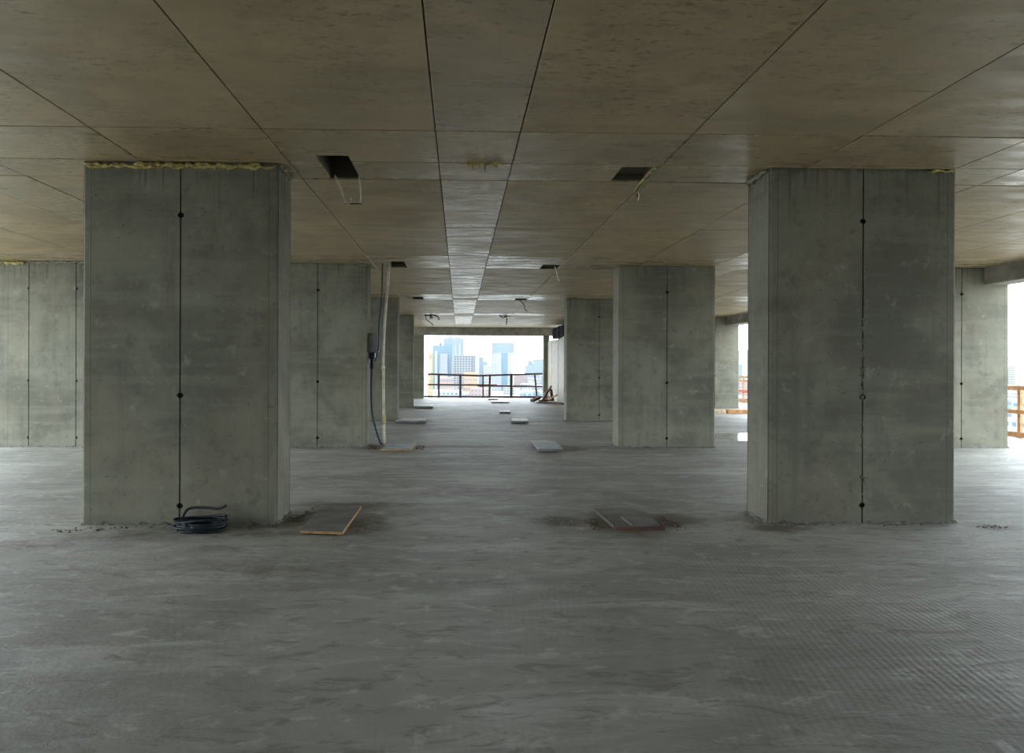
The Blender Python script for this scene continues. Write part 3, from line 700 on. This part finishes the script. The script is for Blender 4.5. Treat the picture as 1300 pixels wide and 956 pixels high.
t2 = MB().box((43.5, 953, 22.0), (73.2, 976, 35.2)).build('upper_storeys', 'c_pale', t)
mb = MB()
for i in range(11):
    for j in range(5): mb.box((44.3 + i * 2.6, 952.8, 23.2 + j * 2.4), (45.7 + i * 2.6, 953.1, 24.6 + j * 2.4))
tag(mb.build('windows', 'c_win', t2), kind='stuff')
MB().box((56.5, 949.2, GZ), (63.5, 950.4, 21.0)).build('glass_centre', 'c_blue', t)
MB().box((42.8, 949.5, 21.2), (71.5, 950.2, 22.4)).build('cornice', 'c_pale', t)
for i in range(12): MB().box((44.0 + i * 2.5, 953.3, 35.2), (44.6 + i * 2.5, 953.9, 36.3)).build('parapet_post', 'c_conc', t)
tower('apartment_block', 'small hazy blue block left of the widest hazy block at right', 145, 154, 1500, 20, 16.5, 'c_blue', 'c_pale', 3, 12, .4, .5)
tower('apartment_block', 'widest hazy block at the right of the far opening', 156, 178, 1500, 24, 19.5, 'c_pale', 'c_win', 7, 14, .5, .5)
tower('apartment_block', 'long low hazy block below the thin crane', 125, 150, 1350, 22, 5.5, 'c_pale', 'c_win', 8, 9, .5, .5)
tower('apartment_block', 'pink low building behind the lower left of the far railing', -20.2, -6.8, 700, 16, -8.5, 'c_pink', 'c_win', 6, 4, .5, .4)
tower('apartment_block', 'orange low building in front of the unfinished grey one', 4.5, 19.5, 780, 14, -3.8, 'c_orange', 'c_win', 6, 5, .45, .4)
tower('warehouse', 'long white roofed shed with blue windows low behind the far railing', -17.0, -4.6, 600, 14, -19.2, 'c_white', 'c_blue', 8, 2, .6, .5)
tower('warehouse', 'white shed below the unfinished grey building', -2, 8, 590, 14, -19.6, 'c_white', 'c_blue', 5, 2, .6, .5)
# low blocks, none standing inside another building
FOOT = [(-31, 9, 1298, 1336), (-40, -8, 993, 1030), (-9, 25, 846, 878), (-12, -6, 898, 914), (26, 45, 1098, 1122), (25, 38, 798, 818), (41, 75, 947, 980), (143, 156, 1498, 1522),
        (154, 180, 1498, 1526), (123, 152, 1348, 1374), (-22, -5, 698, 718), (3, 21, 778, 796), (-18, -3, 598, 616), (-4, 10, 588, 606), (-36, -18, 497, 503), (698, 720, 898, 922), (354, 366, 903, 921), (117, 138, 1398, 1402)]
def free(x0, x1, y0, y1):
    for a, b, c, d in FOOT:
        if x0 < b + 2 and x1 > a - 2 and y0 < d + 2 and y1 > c - 2: return False
    FOOT.append((x0, x1, y0, y1)); return True
r_ = random.Random(31); kinds = ['c_white', 'c_white', 'c_pale', 'c_pink', 'c_conc', 'c_white']
ADJ = {'c_white': 'white', 'c_pale': 'pale blue', 'c_pink': 'pinkish', 'c_conc': 'grey'}
for i in range(46):
    Dy = r_.uniform(420, 1250); u = r_.uniform(-48, 112); x = u * Dy / 900; wv = r_.uniform(8, 22); ztop = GZ + r_.uniform(5, 17) + max(0, (Dy - 700) * .018); dp = r_.uniform(10, 18); kd = r_.choice(kinds)
    if not free(x, x + wv, Dy, Dy + dp): continue
    tower('city_block', 'small ' + ADJ[kd] + ' low block in the hazy city below the far railing', x, x + wv, Dy, dp, ztop, kd, r_.choice(('c_win', 'c_blue')), max(2, int(wv / 3)), max(2, int((ztop - GZ) / 3.2)), .5, .45, group=ADJ[kd] + ' low blocks of the hazy city below the far railing')
for i in range(30):
    Dy = r_.uniform(260, 950); u = r_.choice((r_.uniform(335, 385), r_.uniform(690, 790), r_.uniform(690, 760))); x = u * Dy / 900; wv = r_.uniform(8, 20); ztop = GZ + r_.uniform(5, 18); dp = r_.uniform(10, 18); kd = r_.choice(kinds)
    if not free(x, x + wv, Dy, Dy + dp): continue
    tower('city_block', 'small ' + ADJ[kd] + ' low block in the hazy city beyond the right railing', x, x + wv, Dy, dp, ztop, kd, r_.choice(('c_win', 'c_blue')), max(2, int(wv / 3)), max(2, int((ztop - GZ) / 3.2)), .5, .45, group=ADJ[kd] + ' low blocks of the hazy city beyond the right railing')
tower('apartment_block', 'hazy white high-rise seen just right of the far right column', 700, 705, 905, 14, 4.5, 'c_white', 'c_win', 3, 12, .5, .5)
tower('apartment_block', 'hazy white high-rise at the extreme right edge', 709.5, 718, 900, 14, 5.5, 'c_white', 'c_blue', 4, 12, .5, .5)
tower('apartment_block', 'hazy bluish high-rise in the slit between the right columns', 356, 364, 905, 14, 6.5, 'c_pale', 'c_win', 4, 12, .5, .5)
def lattice(t, name, p, q, w_, n, r, mat):
    p, q = Vector(p), Vector(q); mb = MB(); d = (q - p)
    ax = Vector((0, 1, 0)) if abs(d.normalized().y) < .9 else Vector((1, 0, 0)); bx = d.normalized().cross(ax)
    cs = [(a * ax + b * bx) * w_ / 2 for a, b in ((-1,-1),(1,-1),(1,1),(-1,1))]
    for c in cs: mb.bar(p + c, q + c, r, r)
    for i in range(n):
        for k in range(4): mb.bar(p + d * i / n + cs[k], p + d * (i + 1) / n + cs[(k + 1) % 4], r * .7, r * .7)
    return mb.build(name, mat, t)
t = thing('tower_crane', (-20.6, 500, GZ), 'orange yellow tower crane mast left of the blue glass tower', 'crane')
lattice(t, 'mast', (-20.6, 500, GZ), (-20.6, 500, 11.3), 2.0, 14, .8, 'c_crane'); lattice(t, 'jib', (-34, 500, 9.6), (-20, 500, 9.6), 1.0, 9, .3, 'c_conc')
MB().box((-21.8, 499, 7.6), (-19.6, 501, 9.6)).build('cab', 'c_crane', t)
t = thing('tower_crane', (131, 1400, GZ), 'thin distant grey crane mast right of the twin tower', 'crane')
lattice(t, 'mast', (131, 1400, GZ), (131, 1400, 37), 1.6, 14, .5, 'c_conc'); lattice(t, 'jib', (118, 1400, 33), (137, 1400, 33), .9, 6, .25, 'c_conc')
